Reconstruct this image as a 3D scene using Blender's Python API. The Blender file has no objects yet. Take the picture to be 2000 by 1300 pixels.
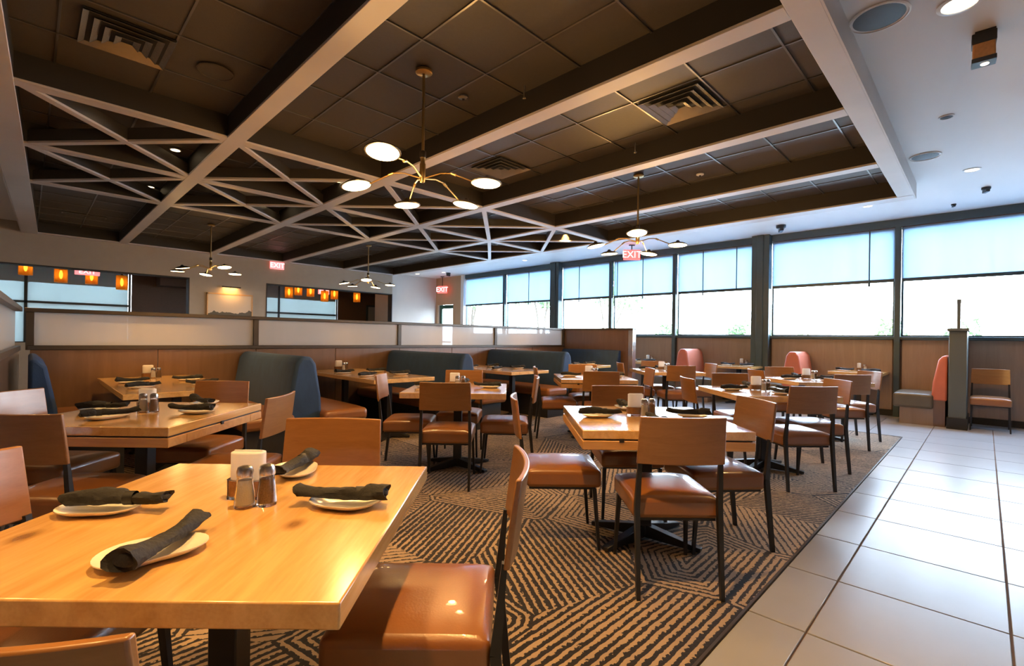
import bpy, bmesh, math, random
from mathutils import Vector, Matrix
random.seed(7)
C = bpy.context.scene.collection
SC = bpy.context.scene
PI = math.pi

# ------------------------------------------------------------------ camera
YAW, ROLL, F = 0.791661, 0.0139143, 935.635
cam_d = bpy.data.cameras.new('camera'); cam = bpy.data.objects.new('camera', cam_d); C.objects.link(cam)
c_, s_, cr, sr = math.cos(YAW), math.sin(YAW), math.cos(ROLL), math.sin(ROLL)
right = Vector((c_*cr, -s_*cr, sr)); up = Vector((-c_*sr, s_*sr, cr)); fw = Vector((s_, c_, 0))
M = Matrix((right, up, -fw)).transposed().to_4x4(); M.translation = (0, 0, 1.21)
cam.matrix_world = M
cam_d.sensor_width = 36; cam_d.lens = F/2000*36; cam_d.shift_y = 10.1/2000
cam_d.clip_start = 0.05; cam_d.clip_end = 300
SC.camera = cam

# ------------------------------------------------------------------ world, light, exposure
SC.view_settings.view_transform = 'Standard'; SC.view_settings.look = 'None'
SC.view_settings.gamma = 1; SC.view_settings.use_curve_mapping = False
SC.view_settings.exposure = 0.22
w = bpy.data.worlds.new('sky'); SC.world = w; w.use_nodes = True
nt = w.node_tree; nt.nodes.clear()
o = nt.nodes.new('ShaderNodeOutputWorld'); b = nt.nodes.new('ShaderNodeBackground')
tc = nt.nodes.new('ShaderNodeTexCoord'); sx = nt.nodes.new('ShaderNodeSeparateXYZ')
rp = nt.nodes.new('ShaderNodeValToRGB')
rp.color_ramp.elements[0].position = 0.0; rp.color_ramp.elements[0].color = (0.82, 0.91, 1, 1)
rp.color_ramp.elements[1].position = 0.7; rp.color_ramp.elements[1].color = (0.50, 0.72, 1, 1)
nt.links.new(tc.outputs['Generated'], sx.inputs[0]); nt.links.new(sx.outputs['Z'], rp.inputs[0])
nt.links.new(rp.outputs[0], b.inputs['Color']); b.inputs['Strength'].default_value = 26
nt.links.new(b.outputs[0], o.inputs[0])
WARM = (1.0, 0.54, 0.17)

def lamp(name, kind, loc, energy, col=WARM, size=0.1, rot=(0, 0, 0), spot=None, blend=0.6, portal=False, sy=None):
    d = bpy.data.lights.new(name, kind); ob = bpy.data.objects.new(name, d); C.objects.link(ob)
    ob.location = loc; ob.rotation_euler = rot; d.energy = energy; d.color = col
    if kind == 'AREA':
        d.size = size
        if sy: d.shape = 'RECTANGLE'; d.size_y = sy
        if portal: d.cycles.is_portal = True
    else:
        d.shadow_soft_size = size
    if spot: d.spot_size = math.radians(spot); d.spot_blend = blend
    return ob
# portals at the glazing (guide sampling only, emit nothing)
lamp('portal_window', 'AREA', (10.3, 4.6, 2.2), 1, (1, 1, 1), 15.6, (0, PI/2, 0), portal=True, sy=1.9).rotation_euler = (PI/2, 0, PI/2)
lamp('portal_back', 'AREA', (2.6, 17.1, 2.0), 1, (1, 1, 1), 11.2, (-PI/2, 0, 0), portal=True, sy=2.4).rotation_euler = (-PI/2, 0, 0)

# ------------------------------------------------------------------ materials
def mat(name, col=(.5, .5, .5), rough=.5, metal=0, spec=.5, emis=None, es=0, noise=None, bump=None, coat=0, trans=0, alpha=1, ior=None):
    m = bpy.data.materials.new(name); m.use_nodes = True
    n = m.node_tree; p = n.nodes['Principled BSDF']
    p.inputs['Base Color'].default_value = (*col, 1); p.inputs['Roughness'].default_value = rough
    p.inputs['Metallic'].default_value = metal; p.inputs['Specular IOR Level'].default_value = spec
    p.inputs['Coat Weight'].default_value = coat; p.inputs['Transmission Weight'].default_value = trans
    if ior: p.inputs['IOR'].default_value = ior
    if emis: p.inputs['Emission Color'].default_value = (*emis, 1); p.inputs['Emission Strength'].default_value = es
    tcn = n.nodes.new('ShaderNodeTexCoord')
    if noise:   # (scale, amount, stretch)
        sc, amt, st = noise
        mp = n.nodes.new('ShaderNodeMapping'); mp.inputs['Scale'].default_value = st
        nz = n.nodes.new('ShaderNodeTexNoise'); nz.inputs['Scale'].default_value = sc; nz.inputs['Detail'].default_value = 5
        mx = n.nodes.new('ShaderNodeMix'); mx.data_type = 'RGBA'
        mx.inputs[6].default_value = (*[x*(1-amt) for x in col], 1); mx.inputs[7].default_value = (*[min(1, x*(1+amt)) for x in col], 1)
        n.links.new(tcn.outputs['Object'], mp.inputs[0]); n.links.new(mp.outputs[0], nz.inputs['Vector'])
        n.links.new(nz.outputs['Fac'], mx.inputs[0]); n.links.new(mx.outputs[2], p.inputs['Base Color'])
    if bump:    # (scale, strength)
        nb = n.nodes.new('ShaderNodeTexNoise'); nb.inputs['Scale'].default_value = bump[0]; nb.inputs['Detail'].default_value = 3
        bp = n.nodes.new('ShaderNodeBump'); bp.inputs['Strength'].default_value = bump[1]; bp.inputs['Distance'].default_value = .01
        n.links.new(tcn.outputs['Object'], nb.inputs['Vector']); n.links.new(nb.outputs['Fac'], bp.inputs['Height'])
        n.links.new(bp.outputs[0], p.inputs['Normal'])
    return m

def wood(name, c1, c2, rough=.4, scale=1.0, axis='Y', knots=False, coat=.15):
    m = bpy.data.materials.new(name); m.use_nodes = True; n = m.node_tree; p = n.nodes['Principled BSDF']
    p.inputs['Roughness'].default_value = rough; p.inputs['Coat Weight'].default_value = coat; p.inputs['Coat Roughness'].default_value = .16; p.inputs['Specular IOR Level'].default_value = .7
    tcn = n.nodes.new('ShaderNodeTexCoord'); mp = n.nodes.new('ShaderNodeMapping')
    s = {'X': (1.2, 14, 14), 'Y': (14, 1.2, 14), 'Z': (14, 14, 1.2)}[axis]
    mp.inputs['Scale'].default_value = tuple(v*scale for v in s)
    nz = n.nodes.new('ShaderNodeTexNoise'); nz.inputs['Scale'].default_value = 1.3; nz.inputs['Detail'].default_value = 7; nz.inputs['Distortion'].default_value = .7
    n2 = n.nodes.new('ShaderNodeTexNoise'); n2.inputs['Scale'].default_value = 9; n2.inputs['Detail'].default_value = 4
    ad = n.nodes.new('ShaderNodeMath'); ad.operation = 'MULTIPLY_ADD'; ad.inputs[1].default_value = .35
    cr_ = n.nodes.new('ShaderNodeValToRGB'); cr_.color_ramp.elements[0].position = .38; cr_.color_ramp.elements[1].position = .85
    cr_.color_ramp.elements[0].color = (*c1, 1); cr_.color_ramp.elements[1].color = (*c2, 1)
    L = n.links.new
    L(tcn.outputs['Object'], mp.inputs[0]); L(mp.outputs[0], nz.inputs['Vector']); L(mp.outputs[0], n2.inputs['Vector'])
    L(n2.outputs['Fac'], ad.inputs[0]); L(nz.outputs['Fac'], ad.inputs[2]); L(ad.outputs[0], cr_.inputs[0])
    out = cr_.outputs[0]
    if knots:
        mk = n.nodes.new('ShaderNodeMapping'); mk.inputs['Scale'].default_value = (1, .6, 1); mk.inputs['Location'].default_value = (.13, .31, 0)
        vo = n.nodes.new('ShaderNodeTexVoronoi'); vo.voronoi_dimensions = '2D'; vo.inputs['Scale'].default_value = 2.5
        cr2 = n.nodes.new('ShaderNodeValToRGB'); cr2.color_ramp.elements[0].position = .02; cr2.color_ramp.elements[1].position = .075
        cr2.color_ramp.elements[0].color = (.42, .34, .26, 1); cr2.color_ramp.elements[1].color = (1, 1, 1, 1)
        mm = n.nodes.new('ShaderNodeMix'); mm.data_type = 'RGBA'; mm.blend_type = 'MULTIPLY'; mm.inputs[0].default_value = 1
        L(tcn.outputs['Object'], mk.inputs[0]); L(mk.outputs[0], vo.inputs['Vector']); L(vo.outputs['Distance'], cr2.inputs[0])
        L(out, mm.inputs[6]); L(cr2.outputs[0], mm.inputs[7]); out = mm.outputs[2]
    L(out, p.inputs['Base Color'])
    return m

MT = {}
MT['oak'] = wood('oak_top', (.57, .31, .09), (.80, .50, .19), .24, 1, 'Y', True, 1.0)
MT['oak_edge'] = wood('oak_edge', (.50, .25, .075), (.64, .35, .12), .38, 1.4, 'X')
MT['back_wood'] = wood('chair_back_veneer', (.26, .108, .027), (.35, .158, .045), .34, 2, 'X', coat=.3)
MT['leather'] = mat('cognac_leather', (.275, .104, .026), .33, spec=.8, coat=.35, noise=(9, .18, (1, 1, 1)), bump=(160, .06))
MT['olive'] = mat('olive_grey_vinyl', (.115, .10, .075), .35, noise=(9, .15, (1, 1, 1)))
MT['brown_light'] = wood('pale_brown_laminate', (.24, .165, .12), (.30, .21, .155), .42, .8, 'Z', coat=.2)
MT['post_green'] = mat('grey_green_laminate', (.105, .12, .11), .4, noise=(6, .1, (1, 1, .2)))
MT['leather_red'] = mat('coral_leather', (.60, .17, .10), .42, noise=(6, .12, (1, 1, 1)), bump=(120, .05))
MT['black'] = mat('black_powder_coat', (.013, .013, .015), .38, spec=.5, bump=(300, .05))
MT['black_matte'] = mat('black_laminate', (.018, .017, .017), .6, noise=(20, .2, (1, 1, 1)))
MT['blue_fabric'] = mat('slate_blue_velvet', (.010, .042, .125), .75, noise=(14, .35, (1, 1, .5)), bump=(220, .15))
MT['blue_fabric'].node_tree.nodes['Principled BSDF'].inputs['Sheen Weight'].default_value = .05
MT['napkin'] = mat('black_napkin_cloth', (.013, .0135, .016), .8, noise=(40, .3, (1, 1, 1)), bump=(90, .35))
MT['band'] = mat('napkin_band', (.012, .012, .014), .55)
MT['china'] = mat('white_china', (.84, .80, .74), .16, spec=.6, noise=(8, .03, (1, 1, 1)))
MT['paper'] = mat('white_paper', (.93, .92, .91), .6, noise=(10, .04, (1, 1, 1)))
MT['glass'] = mat('clear_glass', (1, 1, 1), .03, trans=1, ior=1.45)
MT['steel'] = mat('brushed_steel', (.62, .60, .58), .25, metal=1, bump=(200, .05))
MT['salt'] = mat('salt', (.95, .93, .90), .8, bump=(400, .3))
MT['pepper'] = mat('pepper', (.30, .18, .09), .8, noise=(300, .6, (1, 1, 1)))
MT['brass'] = mat('satin_brass', (.55, .38, .16), .3, metal=1, bump=(200, .03))
MT['bronze'] = mat('dark_bronze', (.035, .028, .022), .35, metal=.6, bump=(100, .03))
MT['lamp_disc'] = mat('lamp_diffuser', (1, .9, .75), .5, emis=(1, .72, .38), es=14)
MT['bulb'] = mat('pendant_bulb', (1, .9, .6), .5, emis=(1, .60, .20), es=9)
MT['can'] = mat('downlight_lens', (1, .92, .8), .5, emis=(1, .74, .42), es=12)
MT['can_day'] = mat('downlight_lens_pale', (1, .96, .9), .5, emis=(1, .88, .70), es=3)
MT['beam'] = mat('grey_washed_timber', (.57, .515, .475), .42, noise=(1.6, .16, (1, 1, 4)), bump=(6, .05))
MT['dark_paint'] = mat('dark_brown_paint', (.022, .018, .015), .6, noise=(5, .12, (1, 1, 1)))
MT['dark_gloss'] = mat('dark_satin_paint', (.05, .045, .04), .28, spec=.8, noise=(5, .12, (1, 1, 1)))
MT['ceil_tile'] = mat('dark_ceiling_tile', (.075, .064, .056), .55, noise=(30, .12, (1, 1, 1)), bump=(90, .1))
MT['tbar'] = mat('dark_ceiling_grid', (.22, .21, .20), .3, metal=.9, noise=(9, .1, (1, 1, 1)))
MT['ceil_white'] = mat('white_ceiling_paint', (.74, .72, .70), .55, noise=(1.2, .04, (1, 4, 1)))
MT['plaster'] = mat('taupe_plaster', (.40, .33, .25), .8, noise=(8, .06, (1, 1, 1)), bump=(60, .05))
MT['tan_plaster'] = mat('tan_wood_panelling', (.42, .27, .15), .6, noise=(8, .08, (1, 1, .2)))
MT['plaster_light'] = mat('pale_plaster', (.58, .54, .50), .7, noise=(4, .05, (1, 1, 1)))
MT['brown_wall'] = mat('brown_wallcovering', (.17, .105, .07), .7, noise=(20, .15, (1, 1, 1)))
MT['brown_panel'] = wood('brown_laminate_panel', (.13, .070, .038), (.17, .095, .055), .36, .8, 'Z', coat=.7)
MT['cap'] = mat('bronze_rail', (.075, .062, .05), .35, metal=.3, noise=(12, .15, (1, 1, 1)))
MT['frame'] = mat('dark_teal_window_frame', (.055, .085, .095), .4, metal=.2, noise=(7, .1, (1, 1, 1)))
MT['vent'] = mat('vent_metal', (.30, .29, .28), .25, metal=.7, noise=(14, .15, (1, 1, 1)))
MT['vent_dark'] = mat('vent_inside', (.015, .014, .013), .7, noise=(10, .1, (1, 1, 1)))
MT['grille'] = mat('speaker_grille', (.10, .11, .115), .5, metal=.3, bump=(500, .4))
MT['white_plastic'] = mat('white_plastic', (.75, .74, .72), .4, noise=(5, .03, (1, 1, 1)))
MT['tan'] = mat('tan_speaker_cloth', (.46, .22, .08), .7, noise=(60, .3, (1, 1, 1)), bump=(300, .3))
MT['grout'] = mat('tan_grout', (.26, .17, .11), .8, noise=(40, .2, (1, 1, 1)))
MT['foliage'] = mat('leaf_green', (.16, .26, .08), .6, noise=(3, .4, (1, 1, 1)))
MT['bark'] = mat('bark', (.10, .07, .045), .9, noise=(10, .4, (1, 1, .2)))
MT['pavement'] = mat('pale_pavement', (.45, .44, .42), .9, noise=(1.5, .1, (1, 1, 1)))
MT['exit_face'] = mat('exit_sign_red', (.8, .05, .04), .4, emis=(1, .10, .09), es=2.2)
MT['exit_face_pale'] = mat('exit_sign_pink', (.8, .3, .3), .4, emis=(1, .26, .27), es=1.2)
MT['exit_text'] = mat('exit_letters', (1, .8, .78), .4, emis=(1, .62, .60), es=1.8)
MT['door_green'] = mat('dark_green_door', (.012, .07, .045), .4, noise=(6, .2, (1, 1, 1)))
MT['screw'] = mat('dark_latch', (.02, .018, .016), .5, bump=(50, .1))

# tile
def tile_mat():
    m = mat('grey_porcelain', (.34, .335, .335), .30, spec=.55)
    n = m.node_tree; p = n.nodes['Principled BSDF']; L = n.links.new
    t = n.nodes.new('ShaderNodeTexCoord'); oi = n.nodes.new('ShaderNodeObjectInfo'); va = n.nodes.new('ShaderNodeVectorMath'); va.operation = 'ADD'
    mu = n.nodes.new('ShaderNodeMath'); mu.operation = 'MULTIPLY'; mu.inputs[1].default_value = 40
    nz = n.nodes.new('ShaderNodeTexNoise'); nz.inputs['Scale'].default_value = 3.5; nz.inputs['Detail'].default_value = 4; nz.inputs['Roughness'].default_value = .5
    r = n.nodes.new('ShaderNodeValToRGB'); r.color_ramp.elements[0].position = .2; r.color_ramp.elements[1].position = .8
    r.color_ramp.elements[0].color = (.335, .345, .37, 1); r.color_ramp.elements[1].color = (.375, .388, .415, 1)
    L(oi.outputs['Random'], mu.inputs[0]); L(t.outputs['Object'], va.inputs[0]); L(mu.outputs[0], va.inputs[1]); L(va.outputs[0], nz.inputs['Vector'])
    L(nz.outputs['Fac'], r.inputs[0]); L(r.outputs[0], p.inputs['Base Color'])
    mr = n.nodes.new('ShaderNodeMapRange'); mr.inputs[3].default_value = .29; mr.inputs[4].default_value = .30
    L(nz.outputs['Fac'], mr.inputs[0]); L(mr.outputs[0], p.inputs['Roughness'])
    return m
MT['tile'] = tile_mat()

# carpet : polygons filled with nested / parallel broken stripes
def carpet_mat():
    m = bpy.data.materials.new('labyrinth_carpet'); m.use_nodes = True; n = m.node_tree; p = n.nodes['Principled BSDF']; L = n.links.new
    p.inputs['Roughness'].default_value = .95; p.inputs['Specular IOR Level'].default_value = .15; p.inputs['Sheen Weight'].default_value = .2
    def N(t, **k):
        x = n.nodes.new('ShaderNode'+t)
        for a, v in k.items(): setattr(x, a, v)
        return x
    def math_(op, a, b=None, c=None):
        x = N('Math', operation=op)
        for i, v in enumerate((a, b, c)):
            if v is None: continue
            if isinstance(v, (int, float)): x.inputs[i].default_value = v
            else: L(v, x.inputs[i])
        return x.outputs[0]
    t = N('TexCoord')
    nzw = N('TexNoise'); nzw.inputs['Scale'].default_value = 26; nzw.inputs['Detail'].default_value = 2
    L(t.outputs['Object'], nzw.inputs['Vector'])
    wv = N('VectorMath', operation='SCALE'); wv.inputs['Scale'].default_value = .016; L(nzw.outputs['Color'], wv.inputs[0])
    av = N('VectorMath', operation='ADD'); L(t.outputs['Object'], av.inputs[0]); L(wv.outputs[0], av.inputs[1])
    S = 1.35
    vo = N('TexVoronoi', feature='F1'); vo.inputs['Scale'].default_value = S; vo.inputs['Randomness'].default_value = .9
    ve = N('TexVoronoi', feature='DISTANCE_TO_EDGE'); ve.inputs['Scale'].default_value = S; ve.inputs['Randomness'].default_value = .9
    for v in (vo, ve): v.voronoi_dimensions = '2D'; L(av.outputs[0], v.inputs['Vector'])
    sc = N('SeparateColor'); L(vo.outputs['Color'], sc.inputs[0])
    # nested stripes follow the distance to the cell edge
    nest = math_('FRACT', math_('MULTIPLY', ve.outputs['Distance'], 21.0))
    # straight stripes, direction by cell, quantised to 45 degrees
    ang = math_('MULTIPLY', math_('FLOOR', math_('MULTIPLY', sc.outputs[0], 5.99)), PI/6)
    sp = N('SeparateXYZ'); L(av.outputs[0], sp.inputs[0])
    proj = math_('ADD', math_('MULTIPLY', sp.outputs[0], math_('COSINE', ang)), math_('MULTIPLY', sp.outputs[1], math_('SINE', ang)))
    stra = math_('FRACT', math_('MULTIPLY', proj, 26.0))
    pick = math_('GREATER_THAN', sc.outputs[1], .38)
    mx = N('Mix'); L(pick, mx.inputs[0]); L(stra, mx.inputs[2]); L(nest, mx.inputs[3])
    wdt = math_('MULTIPLY_ADD', sc.outputs[2], .34, .27)
    nb = N('TexNoise'); nb.inputs['Scale'].default_value = 55; nb.inputs['Detail'].default_value = 2; L(t.outputs['Object'], nb.inputs['Vector'])
    nb2 = N('TexNoise'); nb2.inputs['Scale'].default_value = 2.2; nb2.inputs['Detail'].default_value = 2; L(t.outputs['Object'], nb2.inputs['Vector'])
    thr = math_('ADD', wdt, math_('MULTIPLY_ADD', nb.outputs['Fac'], .95, -.48))
    thr = math_('ADD', thr, math_('MULTIPLY_ADD', nb2.outputs['Fac'], .5, -.25))
    ln = math_('GREATER_THAN', mx.outputs[0], thr)
    colA = N('Mix', data_type='RGBA'); colA.inputs[6].default_value = (.009, .008, .009, 1); colA.inputs[7].default_value = (.020, .017, .017, 1)
    colB = N('Mix', data_type='RGBA'); colB.inputs[6].default_value = (.47, .34, .22, 1); colB.inputs[7].default_value = (.28, .215, .155, 1)
    L(nb.outputs['Fac'], colA.inputs[0]); L(nb2.outputs['Fac'], colB.inputs[0])
    fin = N('Mix', data_type='RGBA'); L(ln, fin.inputs[0]); L(colA.outputs[2], fin.inputs[6]); L(colB.outputs[2], fin.inputs[7])
    L(fin.outputs[2], p.inputs['Base Color'])
    bp = N('Bump'); bp.inputs['Strength'].default_value = .35; bp.inputs['Distance'].default_value = .004
    L(math_('ADD', ln, nb.outputs['Fac']), bp.inputs['Height']); L(bp.outputs[0], p.inputs['Normal'])
    return m
MT['carpet'] = carpet_mat()

def thin_mat(name, col, transp, transl, rough=.4, tcol=None, weave=0):
    """fabric or frosted pane: transparent + translucent + glossy/diffuse"""
    m = bpy.data.materials.new(name); m.use_nodes = True; n = m.node_tree; n.nodes.clear(); L = n.links.new
    out = n.nodes.new('ShaderNodeOutputMaterial')
    p = n.nodes.new('ShaderNodeBsdfPrincipled'); p.inputs['Base Color'].default_value = (*col, 1); p.inputs['Roughness'].default_value = rough
    tl = n.nodes.new('ShaderNodeBsdfTranslucent'); tl.inputs[0].default_value = (*col, 1)
    tr = n.nodes.new('ShaderNodeBsdfTransparent'); tr.inputs[0].default_value = (*(tcol or col), 1)
    a = n.nodes.new('ShaderNodeMixShader'); a.inputs[0].default_value = transl; L(p.outputs[0], a.inputs[1]); L(tl.outputs[0], a.inputs[2])
    b = n.nodes.new('ShaderNodeMixShader'); b.inputs[0].default_value = transp; L(a.outputs[0], b.inputs[1]); L(tr.outputs[0], b.inputs[2])
    t = n.nodes.new('ShaderNodeTexCoord'); nz = n.nodes.new('ShaderNodeTexNoise'); nz.inputs['Scale'].default_value = 6
    mp = n.nodes.new('ShaderNodeMapping'); mp.inputs['Scale'].default_value = (1, 3, .12)
    mr = n.nodes.new('ShaderNodeMapRange'); mr.inputs[3].default_value = transp*.8; mr.inputs[4].default_value = min(1, transp*1.2)
    L(t.outputs['Object'], mp.inputs[0]); L(mp.outputs[0], nz.inputs['Vector']); L(nz.outputs['Fac'], mr.inputs[0]); L(mr.outputs[0], b.inputs[0])
    L(b.outputs[0], out.inputs[0]); return m
MT['shade'] = thin_mat('solar_shade_fabric', (.43, .53, .63), .06, .62, .8, (.48, .64, .80))
MT['paper'] = thin_mat('white_packet_paper', (.93, .92, .90), 0, .45, .6)
MT['frost'] = thin_mat('frosted_panel_glass', (.78, .76, .74), .20, .52, .20, (.9, .95, 1))
MT['pane'] = thin_mat('window_pane_glass', (.85, .93, .95), .97, .0, .02, (.97, .99, 1))
MT['amber'] = thin_mat('amber_glass', (.95, .55, .14), .62, .7, .1, (1, .74, .32))
MT['shade_back'] = thin_mat('back_room_shade_fabric', (.62, .68, .68), .02, .10, .8, (.7, .85, .9))
MT['shade_back2'] = thin_mat('back_room_sheer_fabric', (.72, .77, .75), .01, .20, .8, (.8, .9, .92))

# ------------------------------------------------------------------ mesh helpers
class MB:
    def __init__(s): s.v = []; s.f = []
    def add(s, vs, fs):
        k = len(s.v); s.v += [tuple(v) for v in vs]; s.f += [tuple(i+k for i in f) for f in fs]; return s
    def box(s, x0, x1, y0, y1, z0, z1):
        vs = [(x, y, z) for z in (z0, z1) for y in (y0, y1) for x in (x0, x1)]
        return s.add(vs, [(0, 2, 3, 1), (4, 5, 7, 6), (0, 1, 5, 4), (2, 6, 7, 3), (0, 4, 6, 2), (1, 3, 7, 5)])
    def bar(s, a, b, w, h, w2=None, h2=None, up=(0, 0, 1)):
        a = Vector(a); b = Vector(b); d = (b-a).normalized(); u = Vector(up)
        r = d.cross(u)
        if r.length < 1e-4: r = d.cross(Vector((0, 1, 0)))
        r.normalize(); u = r.cross(d).normalized(); w2 = w2 or w; h2 = h2 or h
        vs = []
        for p, ww, hh in ((a, w, h), (b, w2, h2)):
            for i, j in ((-1, -1), (1, -1), (1, 1), (-1, 1)): vs.append(p+r*ww/2*i+u*hh/2*j)
        return s.add(vs, [(0, 3, 2, 1), (4, 5, 6, 7), (0, 1, 5, 4), (1, 2, 6, 5), (2, 3, 7, 6), (3, 0, 4, 7)])
    def tube(s, pts, rad, n=10, cap=True, flat=1.0):
        pts = [Vector(p) for p in pts]; rad = rad if isinstance(rad, (list, tuple)) else [rad]*len(pts)
        k = len(s.v); pu = None
        for i, p in enumerate(pts):
            d = (pts[min(i+1, len(pts)-1)]-pts[max(i-1, 0)]).normalized()
            u = Vector((0, 0, 1)) if pu is None else pu
            r = d.cross(u)
            if r.length < 1e-3: r = d.cross(Vector((1, 0, 0)))
            r.normalize(); u = r.cross(d).normalized(); pu = u
            for j in range(n):
                t = 2*PI*j/n; s.v.append(tuple(p+r*rad[i]*math.cos(t)+u*rad[i]*flat*math.sin(t)))
        for i in range(len(pts)-1):
            for j in range(n):
                a = k+i*n+j; b_ = k+i*n+(j+1) % n; s.f.append((a, b_, b_+n, a+n))
        if cap:
            s.f.append(tuple(k+j for j in range(n))[::-1]); s.f.append(tuple(k+(len(pts)-1)*n+j for j in range(n)))
        return s
    def lathe(s, prof, n=24, o=(0, 0, 0), rot=None, sx=1, sy=1):
        k = len(s.v)
        for r, z in prof:
            for j in range(n):
                t = 2*PI*j/n; v = Vector((r*math.cos(t)*sx, r*math.sin(t)*sy, z))
                if rot: v = rot @ v
                s.v.append(tuple(v+Vector(o)))
        for i in range(len(prof)-1):
            for j in range(n):
                a = k+i*n+j; b_ = k+i*n+(j+1) % n; s.f.append((a, b_, b_+n, a+n))
        s.f.append(tuple(k+j for j in range(n))[::-1]); s.f.append(tuple(k+(len(prof)-1)*n+j for j in range(n)))
        return s
    def prism(s, poly, a0, a1, axis='Y'):
        """poly in the two other axes, extruded along axis"""
        k = len(poly)
        def P(p, a): return {'Y': (p[0], a, p[1]), 'X': (a, p[0], p[1]), 'Z': (p[0], p[1], a)}[axis]
        vs = [P(p, a0) for p in poly]+[P(p, a1) for p in poly]
        return s.add(vs, [tuple(range(k))[::-1], tuple(range(k, 2*k))]+[(i, (i+1) % k, k+(i+1) % k, k+i) for i in range(k)])
    def build(s, name, m, parent=None, smooth=False, bevel=0, seg=2, loc=None, mats=None):
        me = bpy.data.meshes.new(name); me.from_pydata(s.v, [], s.f); me.validate()
        bm = bmesh.new(); bm.from_mesh(me); bmesh.ops.recalc_face_normals(bm, faces=bm.faces)
        bm.to_mesh(me); bm.free()
        me.materials.append(MT[m] if isinstance(m, str) else m)
        for x in (mats or []): me.materials.append(MT[x])
        if smooth:
            for p in me.polygons: p.use_smooth = True
            try: me.set_sharp_from_angle(angle=math.radians(42))
            except Exception: pass
        ob = bpy.data.objects.new(name, me); C.objects.link(ob)
        if parent: ob.parent = parent
        if loc: ob.location = loc
        if bevel:
            b = ob.modifiers.new('bevel', 'BEVEL'); b.width = bevel; b.segments = seg; b.limit_method = 'ANGLE'; b.angle_limit = math.radians(40)
            for p in me.polygons: p.use_smooth = True
            try: me.set_sharp_from_angle(angle=math.radians(50))
            except Exception: pass
        return ob
def tag(o, label=None, cat=None, group=None, kind=None):
    if label: o['label'] = label
    if cat: o['category'] = cat
    if group: o['group'] = group
    if kind: o['kind'] = kind
    return o
def empty(name, loc=(0, 0, 0), rz=0, **k):
    o = bpy.data.objects.new(name, None); C.objects.link(o); o.location = loc; o.rotation_euler = (0, 0, rz); o.empty_display_size = .1
    return tag(o, **k)
KIDS = {}
def kids(o): return [x for x in o.children]
def copy_tree(o, parent=None):
    c = o.copy(); C.objects.link(c); c.parent = parent
    for ch in list(kids(o)): copy_tree(ch, c)
    return c
def place(proto, loc, rz, label, group, first):
    o = proto if first else copy_tree(proto)
    o.location = loc; o.rotation_euler = (0, 0, rz); o['label'] = label
    if group: o['group'] = group
    return o
def link_copy(o, loc, parent):
    c = o.copy(); C.objects.link(c); c.parent = parent; c.location = loc; return c

# ------------------------------------------------------------------ setting: floor
WX = 10.2          # window wall plane
floor = MB().box(-5, WX+.15, -4, 18, -.12, -.012).build('floor', 'grout'); tag(floor, kind='structure')
carpet = MB().box(-4.9, 7.96, .762, 12.9, -.012, .003).build('carpet', 'carpet', floor)
strip = MB().box(-4.9, 7.972, .750, .762, -.012, .006).box(7.96, 7.972, .762, 12.9, -.012, .006).build('edge_strip', 'cap', floor)
T = .61; G = .004
full = MB().box(G, T-G, G, T-G, -.012, 0).build('floor_tile', 'tile', floor, bevel=.002, seg=1)
XS = [2.296+T*k for k in range(-9, 13)]; first = True
for x in XS:
    for y in (-.09, -.70, -1.31, -1.92, -2.53):
        if x+T > WX: continue
        if first: full.location = (x, y, 0); first = False
        else: link_copy(full, (x, y, 0), floor)
cut = None
for x in XS:
    if x > 7.7: continue
    if cut is None: cut = MB().box(G, T-G, G, .23-G, -.012, 0).build('floor_tile', 'tile', floor, bevel=.002, seg=1, loc=(x, .52, 0))
    else: link_copy(cut, (x, .52, 0), floor)
MB().box(7.786+G, 7.970, .52+G, .746, -.012, 0).build('floor_tile', 'tile', floor)
# beyond the carpet towards the windows
for x in (7.974, 8.584, 9.194):
    for k in range(20): link_copy(full, (x, .52+T*k, 0), floor)
MB().box(9.804+G, WX, .52, 12.9, -.012, 0).build('floor_tile', 'tile', floor)
MB().box(9.62+G, WX, -3.1, .52-G, -.012, 0).build('floor_tile', 'tile', floor)

# ------------------------------------------------------------------ walls
def panel_wall(name, segs, kind='structure'):
    pass
wall_r = MB().box(WX, WX+.2, -4, 12.87, 0, 1.29).box(WX, WX+.2, -4, 14.1, 3.14, 3.5).box(WX, WX+.2, 12.33, 12.85, 1.29, 3.14).box(WX, WX+.2, 13.75, 14.1, 0, 3.14).box(WX, WX+.2, 12.85, 13.75, 2.35, 3.14).box(WX, WX+.2, -4, -3.1, 1.29, 3.14)
wall_r = wall_r.build('wall_right', 'brown_wall'); tag(wall_r, kind='structure')
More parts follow.
